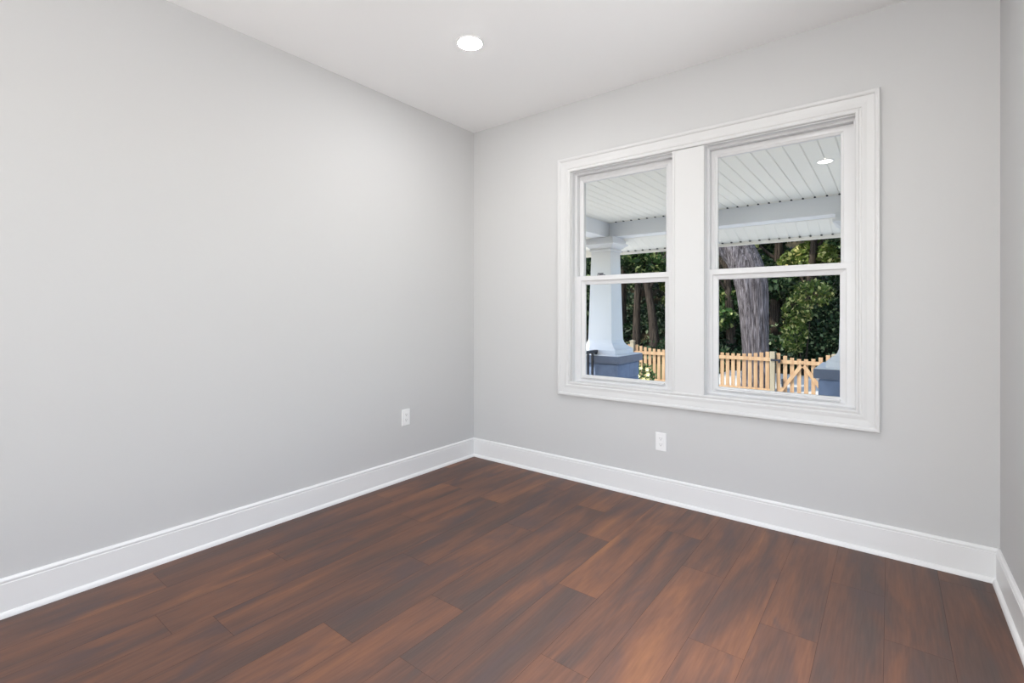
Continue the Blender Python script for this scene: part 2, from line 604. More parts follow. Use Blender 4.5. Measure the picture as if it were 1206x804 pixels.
def window(name, o, gl, gu, lock):
    """o: opening x0 x1 z0 z1;  gl / gu: glass x0 x1 of the lower / upper sash"""
    x0, x1, z0, z1 = o
    root = struct(empty(name, ((x0 + x1) / 2, YB, z0)))
    # jamb liner flush with the wall, then the stepped vinyl frame
    fr = MB()
    d = .0015
    fr.frame([(d, 0.0), (d, .19), (.012, .19), (.012, .042), (.006, .036), (.006, 0.0)], x0, x1, z0, z1, YB, 1)
    fr.frame([(.012, .044), (.012, .15), (.03, .15), (.03, .086), (.019, .086), (.019, .044)], x0, x1, z0, z1, YB, 1)
    fr.build('frame', M_VINYL, root)
    zm = 1.483                                   # top of the meeting rail
    # ---- upper sash, in the outer track
    up = MB()
    ux0, ux1, uz0, uz1 = x0 + .018, x1 - .018, zm - .045, z1 - .02
    ugt = 2.180
    yu0, yu1 = YB + .083, YB + .115

    def sash(m, X0, X1, Z0, Z1, gx0, gx1, gz0, gz1, ya, yb, step, bead):
        # face ring with unequal rails: four mitred sides, a step, then a flat bead down to the glass
        ax0, ax1, az0, az1 = gx0 - bead, gx1 + bead, gz0 - bead, gz1 + bead
        rings = [((X0, X1, Z0, Z1), yb), ((X0, X1, Z0, Z1), ya + .002), ((X0 + .002, X1 - .002, Z0 + .002, Z1 - .002), ya),
                 ((ax0 - .003, ax1 + .003, az0 - .003, az1 + .003), ya), ((ax0, ax1, az0, az1), ya + .003), ((ax0, ax1, az0, az1), ya + step),
                 ((gx0 - .002, gx1 + .002, gz0 - .002, gz1 + .002), ya + step + .005), ((gx0, gx1, gz0, gz1), ya + step + .008), ((gx0, gx1, gz0, gz1), yb)]
        vs = []
        for (a, b_, c, e), y in rings:
            vs += [(a, y, c), (b_, y, c), (b_, y, e), (a, y, e)]
        fs = []
        n = len(rings)
        for i in range(n):
            j = (i + 1) % n
            for k in range(4):
                k2 = (k + 1) % 4
                fs.append((i * 4 + k, i * 4 + k2, j * 4 + k2, j * 4 + k))
        m.add(vs, fs)
    sash(up, ux0, ux1, uz0, uz1, gu[0], gu[1], zm - .012, ugt, yu0, yu1, .004, .012)
    us = up.build('upper_sash', M_VINYL, root)
    MB().box(gu[0] - .003, gu[1] + .003, yu0 + .018, yu0 + .022, zm - .015, ugt + .003).build('glass_pane', M_GLASS, us)
    # ---- lower sash, in the inner track
    lo = MB()
    yl0, yl1 = YB + .047, YB + .079
    sash(lo, x0 + .013, x1 - .013, z0 + .012, zm, gl[0], gl[1], .762, 1.420, yl0, yl1, .010, .028)
    ls = lo.build('lower_sash', M_VINYL, root)
    MB().box(gl[0] - .003, gl[1] + .003, yl0 + .020, yl0 + .024, .759, 1.423).build('glass_pane', M_GLASS, ls)
    MB().box(gl[0] - .012, gl[1] + .004, yl0 - .012, yl0 + .006, .744, .754, .003).build('lift_rail', M_VINYL, ls)
    # sill of the frame
    MB().prism([(0, 0), (.046, 0), (.046, .012), (.0, .006)], (x0 + .012, YB, z0 + .0), (1, 0, 0), (0, 1, 0), (0, 0, 1), x1 - x0 - .024).build('sill', M_VINYL, root)
    if lock:
        lk = MB()
        lk.box(lock - .028, lock + .028, yl0 + .004, yl0 + .028, zm, zm + .006, .002)
        lk.lathe([(.012, 0), (.012, .006), (.009, .010)], (lock, yl0 + .016, zm + .006), 20)
        lk.obox((lock - .024, yl0 + .010, zm + .014), (lock + .016, yl0 + .018, zm + .014), .010, .008)
        tag(lk.build('sash_lock', M_LOCK, ls), 'dark grey sash lock')
    return root


window('window_1', W1, (-1.760, -1.166), (-1.791, -1.170), -1.632)
window('window_2', W2, (-0.833, -0.2116), (-0.8435, -0.2098), None)
# added rear window, unseen, lets the fill lamp in: plain cased frame with one middle rail
rw = struct(empty('added_rear_window', ((RW[0] + RW[1]) / 2, YF, RW[2])))
MB().frame([(.001, 0), (.001, .10), (.05, .10), (.05, 0)], RW[0], RW[1], RW[2], RW[3], YF, -1).build('frame', M_VINYL, rw)
MB().frame(CP, RW[0] - .1, RW[1] + .1, RW[2] - .1, RW[3] + .1, YF, 1).build('casing', M_TRIM, rw)

rw2 = struct(empty('added_narrow_window', ((RW2[0] + RW2[1]) / 2, YF, RW2[2])))  # added narrow window, unseen, carries a fill lamp
MB().frame([(.001, 0), (.001, .10), (.04, .10), (.04, 0)], RW2[0], RW2[1], RW2[2], RW2[3], YF, -1).build('frame', M_VINYL, rw2)

# added side window, unseen, lets fill light in beside the camera
sw = struct(empty('added_side_window', (XR, (SW[0] + SW[1]) / 2, SW[2])))


def side_frame(prof, y0, y1, z0, z1, x, sgn, name):
    m = MB().frame(prof, y0, y1, z0, z1, 0, 1)
    m.v = [(x + sgn * p[1], p[0], p[2]) for p in m.v]
    return m.build(name, M_TRIM, sw)


side_frame([(.001, 0), (.001, .10), (.04, .10), (.04, 0)], SW[0], SW[1], SW[2], SW[3], XR, 1, 'frame')
side_frame(CP, SW[0] - .1, SW[1] + .1, SW[2] - .1, SW[3] + .1, XR, -1, 'casing')

# ------------------------------------------------------------------ recessed lights


def downlight(x, y, z, r, label, group, m_lamp, name='recessed_light', beam=0.0, cone=60):
    root = empty(name, (x, y, z))
    tag(root, label, 'ceiling light', group)
    MB().lathe([(r * 1.14, 0), (r * 1.14, -.003), (r * 1.11, -.005), (r * 1.02, -.006), (r, -.005), (r, 0)], (x, y, z), 48, caps=False).build('trim_ring', M_PLATE, root, smooth=True)
    MB().lathe([(r * .995, 0), (r * .995, -.006), (r * .9, -.0075)], (x, y, z), 48).build('diffuser', m_lamp, root)
    if beam > 0:                                     # added spot lamp: soft downward beam to brighten what lies below
        ld = bpy.data.lights.new('beam', 'SPOT')
        ld.energy, ld.spot_size, ld.spot_blend, ld.shadow_soft_size = beam, math.radians(cone), 1.0, r * .8
        lo_ = bpy.data.objects.new('beam', ld)
        COL.objects.link(lo_)
        lo_.location = (0, 0, -.012)
        lo_.parent = root
    return root


downlight(-1.885, 2.033, ZC, .067, 'round lit recessed ceiling light near the left wall and window wall corner', None, M_LAMP)
downlight(-0.50, 1.52, ZC, .067, 'added round recessed fill light in front of the right window above the frame', None, M_LAMP, beam=260, cone=66)  # added lamp out of view, brightens the floor and right side


# ------------------------------------------------------------------ outlets
def outlet(c, nrm, along, label):
    """c: centre on the wall; nrm: into the room; along: horizontal direction on the wall"""
    c, n, a, z = Vector(c), Vector(nrm), Vector(along), Vector((0, 0, 1))
    root = empty('wall_outlet', tuple(c))
    tag(root, label, 'outlet')

    def slab(w, h, d0, d1, bev, ca=0.0, cz=0.0):
        m = MB()
        vs, fs = [], []
        for ww, hh, d in ((w, h, d0), (w, h, d1 - bev), (w - bev, h - bev, d1)):
            for sa, sz in ((-1, -1), (1, -1), (1, 1), (-1, 1)):
                vs.append(c + a * (ca + sa * ww / 2) + z * (cz + sz * hh / 2) + n * d)
        for i in range(2):
            for k in range(4):
                k2 = (k + 1) % 4
                fs.append((i * 4 + k, i * 4 + k2, i * 4 + 4 + k2, i * 4 + 4 + k))
        fs += [(3, 2, 1, 0), (8, 9, 10, 11)]
        return m.add(vs, fs)
    slab(.072, .116, 0, .0065, .003).build('cover_plate', M_PLATE, root)
    slab(.034, .068, .0065, .0085, .001).build('receptacle_face', M_PLATE, root)
    for cz in (.019, -.019):
        for ca, hh in ((-.0065, .009), (.0065, .007)):
            slab(.0018, hh, .0085, .0089, .0002, ca, cz + .004).build('slot', M_SLOT, root)
        slab(.0045, .0045, .0085, .0089, .0006, 0, cz - .006).build('ground_hole', M_SLOT, root)
    for cz in (.049, -.049):
        slab(.006, .006, .0065, .0073, .001, 0, cz).build('screw', M_PLATE, root)
    return root


outlet((XL, 2.334, .449), (1, 0, 0), (0, 1, 0), 'white electrical outlet on the left wall near the room corner')
outlet((-1.168, YB, .382), (0, -1, 0), (1, 0, 0), 'white electrical outlet on the window wall below the windows')

# ------------------------------------------------------------------ porch
PZ, CZ, BZ = -0.17, 2.36, 2.178           # porch floor, porch ceiling, underside of the beams
CXL, CXR, CY = -2.93, -0.22, 5.76        # column centres
struct(MB().box(-3.45, 3.2, YB + WT, 6.1, PZ - .18, PZ).build('porch_floor', M_DECK))
struct(MB().box(-3.35, 3.2, YB + WT, 5.95, -1.05, PZ - .18).build('porch_foundation', M_PIER))


def soffit(name, org, ax, u, v, count, length, g=.006, dp=.008):
    """v-groove boards: each board a prism swept along ax, stacked along u, v points up"""
    m = MB()
    w = .1016
    prof = [(0, dp), (g, 0), (w - g, 0), (w, dp), (w, .02), (0, .02)]
    for k in range(count):
        m.prism(prof, Vector(org) + Vector(u) * (k * w), ax, u, v, length)
    return m


px0 = -0.3815 - .1016 * 24
ceil = struct(soffit('porch_ceiling', (px0, YB + WT, CZ), (0, 1, 0), (1, 0, 0), (0, 0, 1), 58, 2.345).build('porch_ceiling', M_PORCH))
m = MB().box(px0, 3.2, 5.622, 5.65, CZ - .004, CZ + .02).box(CXL + .1, px0, YB + WT, 5.65, CZ - .002, CZ + .02)
m.build('edge_channel', M_PORCH, ceil)
nt_ = MB()
for k in range(1, 58):
    nt_.box(px0 + k * .1016 - .009, px0 + k * .1016 + .009, 5.612, 5.640, CZ - .007, CZ + .004)
tag(nt_.build('groove_ends', M_NOTCH, ceil), 'dark open ends of the ceiling grooves')
struct(MB().box(-3.4, 3.2, YB + WT, 6.0, CZ + .02, CZ + .16).build('porch_roof_deck', M_ROOF))
fb = MB().box(CXL + .10, 3.2, CY - .11, CY + .11, BZ, CZ, .004)
struct(fb.build('porch_beam_front', M_BEAM))
struct(MB().box(CXL - .11, CXL + .10, YB + WT, CY + .11, BZ, CZ + .001, .004).build('porch_beam_side', M_BEAM))

# outer eave: boarded soffit sloping down outwards from the beam, a fascia along its edge, hipped at the corner
SL = math.tan(math.radians(18.0))
EY = 6.232
run = EY - (CY + .11)
drop = run * SL
ezb = BZ - .003
hl = math.hypot(run, drop)
dirv = Vector((0, run / hl, -drop / hl))
upv = Vector((0, drop / hl, run / hl))
ex0 = px0 - .1016 * 2
eave = soffit('eave', (ex0, CY + .112, ezb), dirv, (1, 0, 0), upv, 60, hl, .004, .0035)
ev = struct(eave.build('eave_soffit_front', M_PORCH))
nt_ = MB()
for k in range(1, 60):
    x = ex0 + k * .1016
    nt_.box(x - .009, x + .009, EY - .032, EY - .004, ezb - drop - .005, ezb - drop + .004)
tag(nt_.build('groove_ends', M_NOTCH, ev), 'dark open ends of the soffit grooves')
MB().box(ex0 - .55, 3.2, EY, EY + .03, ezb - drop - .036, ezb - drop + .16).build('fascia', M_PORCH, ev)
# side eave
run, drop = 0.6, 0.6 * math.tan(math.radians(8.0))
hl = math.hypot(run, drop)
exs = CXL - .11
d2 = Vector((-run / hl, 0, -drop / hl))
up2 = Vector((-drop / hl, 0, run / hl))
es = struct(soffit('eave2', (exs - .002, YB + WT, ezb), d2, (0, 1, 0), up2, 32, hl).build('eave_soffit_side', M_PORCH))
MB().box(exs - run - .03, exs - run, YB + WT, EY + .03, ezb - drop - .036, ezb - drop + .16).build('fascia', M_PORCH, es)
# roof over the eave
rf = MB()
rf.add([(-3.75, 3.2, 2.24), (3.3, 3.2, 2.24), (3.3, 6.28, 2.24), (-3.75, 6.28, 2.24), (-3.75, 3.2, 3.4), (3.3, 3.2, 3.4), (3.3, 4.0, 3.1), (-3.0, 4.0, 3.1)],
       [(3, 2, 6, 7), (4, 5, 6, 7), (0, 3, 7, 4), (1, 5, 6, 2), (0, 4, 5, 1)])
struct(rf.build('porch_roof', M_ROOF, fix=False))


def porch_column(cx, label):
    root = empty('porch_column', (cx, CY, PZ))
    tag(root, label, 'column', 'porch columns on grey piers')
    c = (cx, CY, 0)
    pm = MB()
    h = .31
    pm.square_stack([(h, PZ), (h, .592)], c)
    for zz in (.02, .21, .40):                       # block courses
        pm.square_stack([(h + .006, zz), (h + .008, zz + .003), (h + .008, zz + .172), (h + .006, zz + .178)], c)
    pm.build('pier', M_PIER, root)
    MB().square_stack([(h + .02, .592), (h + .045, .596), (h + .045, .680), (h + .040, .684)], c).build('pier_cap', M_CAP, root)
    tag(MB().square_stack([(h + .034, .684), (h + .034, .690), (h + .028, .693)], c).build('cap_sunlit_top', M_COLUMN, root), 'pier cap top, white as if sunlit')  # thin white slab stands in for the sunlit cap top
    MB().square_stack([(.262, .690), (.262, .752), (.255, .758), (.228, .778), (.198, .804), (.177, .834), (.166, .872)], c).build('base', M_COLUMN, root)
    MB().square_stack([(.166, .871), (.136, 2.006)], c).build('shaft', M_COLUMN, root)
    MB().square_stack([(.136, 2.002), (.150, 2.006), (.156, 2.016), (.156, 2.026), (.146, 2.034), (.146, 2.044), (.160, 2.050), (.190, 2.078), (.206, 2.086),
                       (.214, 2.09), (.214, 2.112), (.192, 2.116), (.192, BZ - .001)], c).build('capital', M_COLUMN, root)
    return root


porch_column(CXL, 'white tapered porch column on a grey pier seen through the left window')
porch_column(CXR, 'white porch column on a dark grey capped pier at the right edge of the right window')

rail = empty('porch_railing', (CXL, 3.3, PZ))
tag(rail, 'black metal porch railing running to the left column', 'railing')
MB().box(CXL - .026, CXL + .026, YB + WT + .005, CY - .262, .712, .750, .004).build('top_rail', M_RAIL, rail)
MB().box(CXL - .02, CXL + .02, YB + WT + .005, CY - .32, PZ + .09, PZ + .12, .003).build('bottom_rail', M_RAIL, rail)
MB().box(CXL - .018, CXL + .018, CY - .29, CY - .263, .694, .714, .003).build('bracket', M_RAIL, rail)
y = 5.40
while y > YB + WT + .08:
    MB().box(CXL - .011, CXL + .011, y - .011, y + .011, PZ + .11, .716).build('baluster', M_RAIL, rail)
    y -= .112

downlight(-.385, 4.338, CZ, .048, 'round lit recessed light in the white porch ceiling', None, M_PLAMP, beam=170, cone=64)

# ------------------------------------------------------------------ yard, street, wooded bank
GZ = -1.02


def mat_ground(name, c0, c1, scale, c2=None):
    m = bpy.data.materials.new(name)
    m.use_nodes = True
    nt = m.node_tree
    b_ = nt.nodes['Principled BSDF']
    b_.inputs['Roughness'].default_value = 0.95
    b_.inputs['Specular IOR Level'].default_value = 0.1
    tc = nt.nodes.new('ShaderNodeTexCoord')
    n = nt.nodes.new('ShaderNodeTexNoise')
    n.inputs['Scale'].default_value = scale
    n.inputs['Detail'].default_value = 8
    n.inputs['Roughness'].default_value = 0.65
    nt.links.new(tc.outputs['Object'], n.inputs['Vector'])
    r = nt.nodes.new('ShaderNodeValToRGB')
    r.color_ramp.elements[0].position = 0.36
    r.color_ramp.elements[0].color = c0
    r.color_ramp.elements[1].position = 0.66
    r.color_ramp.elements[1].color = c1
    nt.links.new(n.outputs['Fac'], r.inputs['Fac'])
    nt.links.new(r.outputs['Color'], b_.inputs['Base Color'])
    bp = nt.nodes.new('ShaderNodeBump')
    bp.inputs['Strength'].default_value = 0.6
    bp.inputs['Distance'].default_value = 0.05
    nt.links.new(n.outputs['Fac'], bp.inputs['Height'])
    nt.links.new(bp.outputs['Normal'], b_.inputs['Normal'])
    return m


M_YARD = mat_ground('yard_pale_bounce', srgb(210, 204, 192), srgb(232, 228, 218), 6.0)  # unseen yard, made pale to bounce light up under the porch
M_STREET = mat_ground('street_concrete', srgb(170, 166, 158), srgb(204, 200, 192), 2.0)
M_BANK = mat_ground('leaf_litter', srgb(30, 28, 20), srgb(66, 58, 40), 4.0)

struct(MB().box(-30, 14, 2.9, 14.6, GZ - .3, GZ).build('yard_ground', M_YARD))
struct(MB().box(-40, 20, 14.6, 20.6, GZ - .3, GZ - .02).build('street', M_STREET))
struct(MB().box(-40, -5.0, 14.6, 20.6, GZ - .02, GZ + .03).build('grass_verge', mat_ground('verge_grass', srgb(46, 52, 28), srgb(92, 92, 56), 5.0)))
# bank rising behind the street
vs, fs = [], []
nx, ny = 60, 24
for j in range(ny + 1):
    for i in range(nx + 1):
        x = -46 + 72 * i / nx
        t = j / ny
        yy = 20.4 + 26 * t
        zz = GZ - .02 + 9.5 * (t ** 0.85) + (0.35 * math.sin(x * 1.1 + j) + 0.3 * math.sin(x * 2.3 - j * 1.7)) * min(1, t * 6)
        vs.append((x, yy, zz))
for j in range(ny):
    for i in range(nx):
        a = j * (nx + 1) + i
        fs.append((a, a + 1, a + nx + 2, a + nx + 1))
struct(MB().add(vs, fs).build('wooded_bank', M_BANK, smooth=True))


def bank_z(y):
    t = max(0, (y - 20.4) / 26)
    return GZ - .02 + 9.5 * (t ** 0.85)


# ------------------------------------------------------------------ picket fence and gate
def mat_wood(name, c0, c1):
    m = bpy.data.materials.new(name)
    m.use_nodes = True
    nt = m.node_tree
    b_ = nt.nodes['Principled BSDF']
    b_.inputs['Roughness'].default_value = 0.75
    b_.inputs['Specular IOR Level'].default_value = 0.2
    tc = nt.nodes.new('ShaderNodeTexCoord')
    mp = nt.nodes.new('ShaderNodeMapping')
    mp.inputs['Scale'].default_value = (7, 7, .8)
    n = nt.nodes.new('ShaderNodeTexNoise')
    n.inputs['Scale'].default_value = 2
    n.inputs['Detail'].default_value = 4
    nt.links.new(tc.outputs['Object'], mp.inputs['Vector'])
    nt.links.new(mp.outputs[0], n.inputs['Vector'])
    r = nt.nodes.new('ShaderNodeValToRGB')
    r.color_ramp.elements[0].position = .35
    r.color_ramp.elements[0].color = c0
    r.color_ramp.elements[1].position = .65
    r.color_ramp.elements[1].color = c1
    nt.links.new(n.outputs['Fac'], r.inputs['Fac'])
    nt.links.new(r.outputs['Color'], b_.inputs['Base Color'])
    return m


M_CEDAR = mat_wood('cedar_pickets', srgb(150, 119, 90), srgb(170, 142, 110))
M_POST = mat_wood('weathered_post', srgb(136, 127, 108), srgb(152, 142, 122))
FY = 13.7
PITCH = .14


def scoop(x, xa, xb, hi, lo):
    t = (x - xa) / (xb - xa)
    return lo + (hi - lo) * (2 * t - 1) ** 2


def picket(x, z1, parent, m=M_CEDAR):
    mb_ = MB()
    mb_.box(x - .044, x + .044, FY, FY + .02, GZ + .05, z1, .003)
    return mb_.build('picket', m, parent)


def fence_post(x, z1, parent):
    pm = MB()
    pm.box(x - .055, x + .055, FY - .075, FY + .035, GZ - .1, z1, .004)
    if x < -5:
        pm.square_stack([(.055, z1), (.07, z1 + .005), (.07, z1 + .022), (.03, z1 + .04), (.012, z1 + .05)], (x, FY - .02, 0))
    return pm.build('post', M_POST, parent)


def fence_run(posts, label):
    root = empty('picket_fence', (posts[0], FY, GZ))
    tag(root, label, 'fence')
    for i, p in enumerate(posts):
        fence_post(p, .36 if p < -5 else .245, root)
    for xa, xb in zip(posts[:-1], posts[1:]):
        hi, lo = ((.26, .15) if xb > -3 else (.31, .16))
        n = int(round((xb - xa - .11) / PITCH))
        for k in range(n):
            x = xa + .055 + (k + .5) * (xb - xa - .11) / n
            picket(x, scoop(x, xa, xb, hi, lo), root)
        for z in (.045, -.745):
            MB().box(xa + .05, xb - .05, FY - .04, FY, z - .045, z + .045, .003).build('rail', M_CEDAR, root)
    return root


fence_run([-9.82, -7.95, -6.08, -4.205, -2.33], 'tan wooden picket fence with scooped panels left of the gate')
fence_run([-1.03, .84, 2.71], 'tan wooden picket fence right of the gate behind the dark pier')
gate = empty('picket_gate', (-1.68, FY, GZ))
tag(gate, 'tan wooden picket gate with scooped top and diagonal braces', 'gate')
gx0, gx1 = -2.25, -1.11
n = 8
for k in range(n):
    x = gx0 + .045 + k * (gx1 - gx0 - .09) / (n - 1)
    t = (x - gx0) / (gx1 - gx0)
    picket(x, .085 + .15 * (2 * t - 1) ** 2 if t < .5 else .085 + .15 * (2 * t - 1) ** 2, gate)
for z in (.0, -.80):
    MB().box(gx0, gx1, FY - .04, FY, z - .045, z + .045, .003).build('rail', M_CEDAR, gate)
MB().obox((gx0 + .08, FY - .022, -.76), (-1.68, FY - .022, -.03), .036, .085, Vector((0, 1, 0)).cross(Vector((1, 0, 1)))).build('brace', M_CEDAR, gate)
MB().obox((-1.68, FY - .022, -.03), (gx1 - .08, FY - .022, -.76), .036, .085, Vector((0, 1, 0)).cross(Vector((1, 0, -1)))).build('brace', M_CEDAR, gate)
lt = MB().box(-2.36, -2.14, FY - .105, FY - .04, .015, .06, .006).box(-2.20, -2.15, FY - .10, FY - .05, -.03, .05, .006)
tag(lt.build('latch', M_RAIL, gate), 'black gate latch')
hg = MB().box(gx0 + .12, gx0 + .16, FY - .06, FY - .035, -.62, -.42, .004)
tag(hg.build('gate_handle', M_RAIL, gate), 'black gate handle')


# ------------------------------------------------------------------ trees
def mat_leaf(name, dark, mid, bright, yellow=None):
    m = bpy.data.materials.new(name)
    m.use_nodes = True
    nt = m.node_tree
    L = nt.links.new
    nt.nodes.clear()
    o = nt.nodes.new('ShaderNodeOutputMaterial')
    at = nt.nodes.new('ShaderNodeAttribute')
    at.attribute_name = 'leaf'
    r = nt.nodes.new('ShaderNodeValToRGB')
    r.color_ramp.elements[0].position = 0.0
    r.color_ramp.elements[0].color = dark
    r.color_ramp.elements[1].position = 1.0
    r.color_ramp.elements[1].color = bright
    e = r.color_ramp.elements.new(.6)
    e.color = mid
    L(at.outputs['Fac'], r.inputs['Fac'])
    d = nt.nodes.new('ShaderNodeBsdfPrincipled')
    d.inputs['Roughness'].default_value = .5
    d.inputs['Specular IOR Level'].default_value = .3
    t = nt.nodes.new('ShaderNodeBsdfTranslucent')
    mx = nt.nodes.new('ShaderNodeMixShader')
    mx.inputs['Fac'].default_value = .38
    L(r.outputs['Color'], d.inputs['Base Color'])
    L(r.outputs['Color'], t.inputs['Color'])
    L(d.outputs[0], mx.inputs[1])
    L(t.outputs[0], mx.inputs[2])
    L(mx.outputs[0], o.inputs['Surface'])
    return m


M_LEAF = mat_leaf('green_leaves', srgb(34, 52, 30), srgb(78, 114, 56), srgb(204, 208, 140))
M_LEAF_D = mat_leaf('dark_leaves', srgb(24, 38, 24), srgb(54, 84, 50), srgb(160, 176, 126))
M_LEAF_Y = mat_leaf('yellow_green_leaves', srgb(52, 72, 32), srgb(124, 142, 66), srgb(242, 230, 160))
M_IVY = mat_leaf('ivy_leaves', srgb(22, 38, 22), srgb(46, 74, 42), srgb(150, 164, 128))


def mat_bark(name, c0, c1, c2):
    m = bpy.data.materials.new(name)
    m.use_nodes = True
    nt = m.node_tree
    L = nt.links.new
    b_ = nt.nodes['Principled BSDF']
    b_.inputs['Roughness'].default_value = .95
    b_.inputs['Specular IOR Level'].default_value = .1
    tc = nt.nodes.new('ShaderNodeTexCoord')
    mp = nt.nodes.new('ShaderNodeMapping')
    mp.inputs['Scale'].default_value = (17, 17, 1.1)
    L(tc.outputs['Object'], mp.inputs['Vector'])
    n = nt.nodes.new('ShaderNodeTexNoise')
    n.inputs['Scale'].default_value = 1.6
    n.inputs['Detail'].default_value = 6
    n.inputs['Roughness'].default_value = .65
    n.inputs['Distortion'].default_value = .6
    L(mp.outputs[0], n.inputs['Vector'])
    r = nt.nodes.new('ShaderNodeValToRGB')
    r.color_ramp.elements[0].position = .36
    r.color_ramp.elements[0].color = c0
    r.color_ramp.elements[1].position = .68
    r.color_ramp.elements[1].color = c2
    e = r.color_ramp.elements.new(.5)
    e.color = c1
    L(n.outputs['Fac'], r.inputs['Fac'])
    L(r.outputs['Color'], b_.inputs['Base Color'])
    bp = nt.nodes.new('ShaderNodeBump')
    bp.inputs['Strength'].default_value = 1.0
    bp.inputs['Distance'].default_value = .05
    L(n.outputs['Fac'], bp.inputs['Height'])
    L(bp.outputs['Normal'], b_.inputs['Normal'])
    return m


M_BARK = mat_bark('grey_ridged_bark', srgb(46, 41, 42), srgb(88, 82, 83), srgb(138, 131, 133))
M_BARK_D = mat_bark('dark_bark', srgb(28, 24, 22), srgb(62, 54, 48), srgb(92, 82, 72))


def limb(m, pts, seg=28, ridge=.06, seed=0, per=6):
    """ridged tube along pts [(x,y,z,r)] with Catmull-Rom smoothing"""
    r_ = random.Random(seed)
    P = [np.array(p, float) for p in pts]
    P = [2 * P[0] - P[1]] + P + [2 * P[-1] - P[-2]]
    path = []
    for i in range(1, len(P) - 2):
        for k in range(per):
            t = k / per
            a, b_, c, d = P[i - 1], P[i], P[i + 1], P[i + 2]
            path.append(.5 * (2 * b_ + (c - a) * t + (2 * a - 5 * b_ + 4 * c - d) * t * t + (3 * b_ - a - 3 * c + d) * t ** 3))
    path.append(P[-2])
    ph = [r_.uniform(0, 6.28) for _ in range(6)]
    vs, fs = [], []
    for i, q in enumerate(path):
        nq = path[min(i + 1, len(path) - 1)][:3] - path[max(i - 1, 0)][:3]
        t = Vector(nq).normalized()
        s = t.cross(Vector((0.13, 1, 0.05))).normalized()
        u = s.cross(t).normalized()
        for k in range(seg):
            a = 2 * math.pi * k / seg
            rr = q[3] * (1 + ridge * (math.sin(7 * a + ph[0] + i * .12) * .5 + math.sin(13 * a + ph[1] - i * .2) * .5 + math.sin(3 * a + ph[2] + i * .07)))
            vs.append(Vector(q[:3]) + (s * math.cos(a) + u * math.sin(a)) * rr)
    n = len(path)
    for i in range(n - 1):
        for k in range(seg):
            k2 = (k + 1) % seg
            fs.append((i * seg + k, i * seg + k2, (i + 1) * seg + k2, (i + 1) * seg + k))
    fs.append(tuple(range(seg))[::-1])
    fs.append(tuple((n - 1) * seg + k for k in range(seg)))
    m.add(vs, fs)


def leaves_mesh(name, blobs, count, size, seed, material, hang=.3):
    """blobs: (cx,cy,cz,rx,ry,rz) ellipsoids; leaf = folded diamond of two triangles pairs"""
    g = np.random.default_rng(seed)
    wts = np.array([(b_[3] * b_[4] * b_[5]) ** .75 for b_ in blobs])
    ids = g.choice(len(blobs), count, p=wts / wts.sum())
    B = np.array(blobs)[ids]
    d = g.normal(size=(count, 3))
    d /= np.linalg.norm(d, axis=1)[:, None]
    rad = g.uniform(.45, 1.0, count) ** .6
    c = B[:, :3] + d * B[:, 3:] * rad[:, None]
    ax = g.normal(size=(count, 3))
    ax[:, 2] -= hang
    ax /= np.linalg.norm(ax, axis=1)[:, None]
    up = g.normal(size=(count, 3)) * .7
    up[:, 2] += 1.0
    sd = np.cross(ax, up)
    sd /= np.linalg.norm(sd, axis=1)[:, None] + 1e-9
    nm = np.cross(sd, ax)
    s = size * g.uniform(.6, 1.3, count)[:, None]
    v = np.empty((count, 4, 3))
    v[:, 0] = c - ax * s * .5
    v[:, 1] = c + sd * s * .32 + nm * s * .12
    v[:, 2] = c + ax * s * .55
    v[:, 3] = c - sd * s * .32 + nm * s * .12
    me = bpy.data.meshes.new(name)
    idx = np.arange(count * 4).reshape(count, 4)
    tri = np.concatenate([idx[:, [0, 1, 2]], idx[:, [0, 2, 3]]], 1).reshape(-1, 3)
    me.vertices.add(count * 4)
    me.vertices.foreach_set('co', v.reshape(-1))
    me.loops.add(tri.size)
    me.loops.foreach_set('vertex_index', tri.reshape(-1).astype(np.int32))
    me.polygons.add(len(tri))
    me.polygons.foreach_set('loop_start', np.arange(0, tri.size, 3, dtype=np.int32))
    me.polygons.foreach_set('loop_total', np.full(len(tri), 3, np.int32))
    at = me.attributes.new('leaf', 'FLOAT', 'FACE')
    at.data.foreach_set('value', np.repeat(np.where(g.random(count) < .14, g.uniform(.75, 1, count), g.beta(1.3, 3.2, count)), 2).astype(np.float32))
    me.materials.append(material)
    me.update()
    me.validate()
    o = bpy.data.objects.new(name, me)
    COL.objects.link(o)
    return o


def child(o, parent):
    o.parent = parent
    o.matrix_parent_inverse = Matrix.Translation(-Vector(parent.location))
    return o


# the big street tree
TY = 15.3
t = empty('street_tree', (-3.0, TY, GZ))
tag(t, 'big old tree with thick grey ridged trunk behind the picket fence', 'tree')
m = MB()
limb(m, [(-2.98, TY, GZ - .2, .52), (-3.0, TY, GZ + .3, .40), (-3.03, TY, .1, .335), (-3.08, TY, 1.0, .36), (-3.17, TY, 2.1, .42), (-3.45, TY, 2.9, .42), (-3.75, TY, 3.5, .36)], 72, .05, 3, 8)
limb(m, [(-3.2, TY, 2.3, .30), (-3.55, TY, 2.85, .30), (-3.95, TY, 3.3, .27), (-4.7, TY - .2, 4.2, .22), (-5.6, TY - .5, 5.6, .14), (-6.2, TY - .8, 7.0, .05)], 40, .06, 4)
limb(m, [(-3.3, TY, 2.3, .30), (-3.47, TY, 3.3, .31), (-3.1, TY + .2, 5.0, .25), (-2.6, TY + .4, 6.6, .16), (-2.3, TY + .5, 8.0, .05)], 40, .06, 5)
m.build('trunk', M_BARK, t, smooth=True)
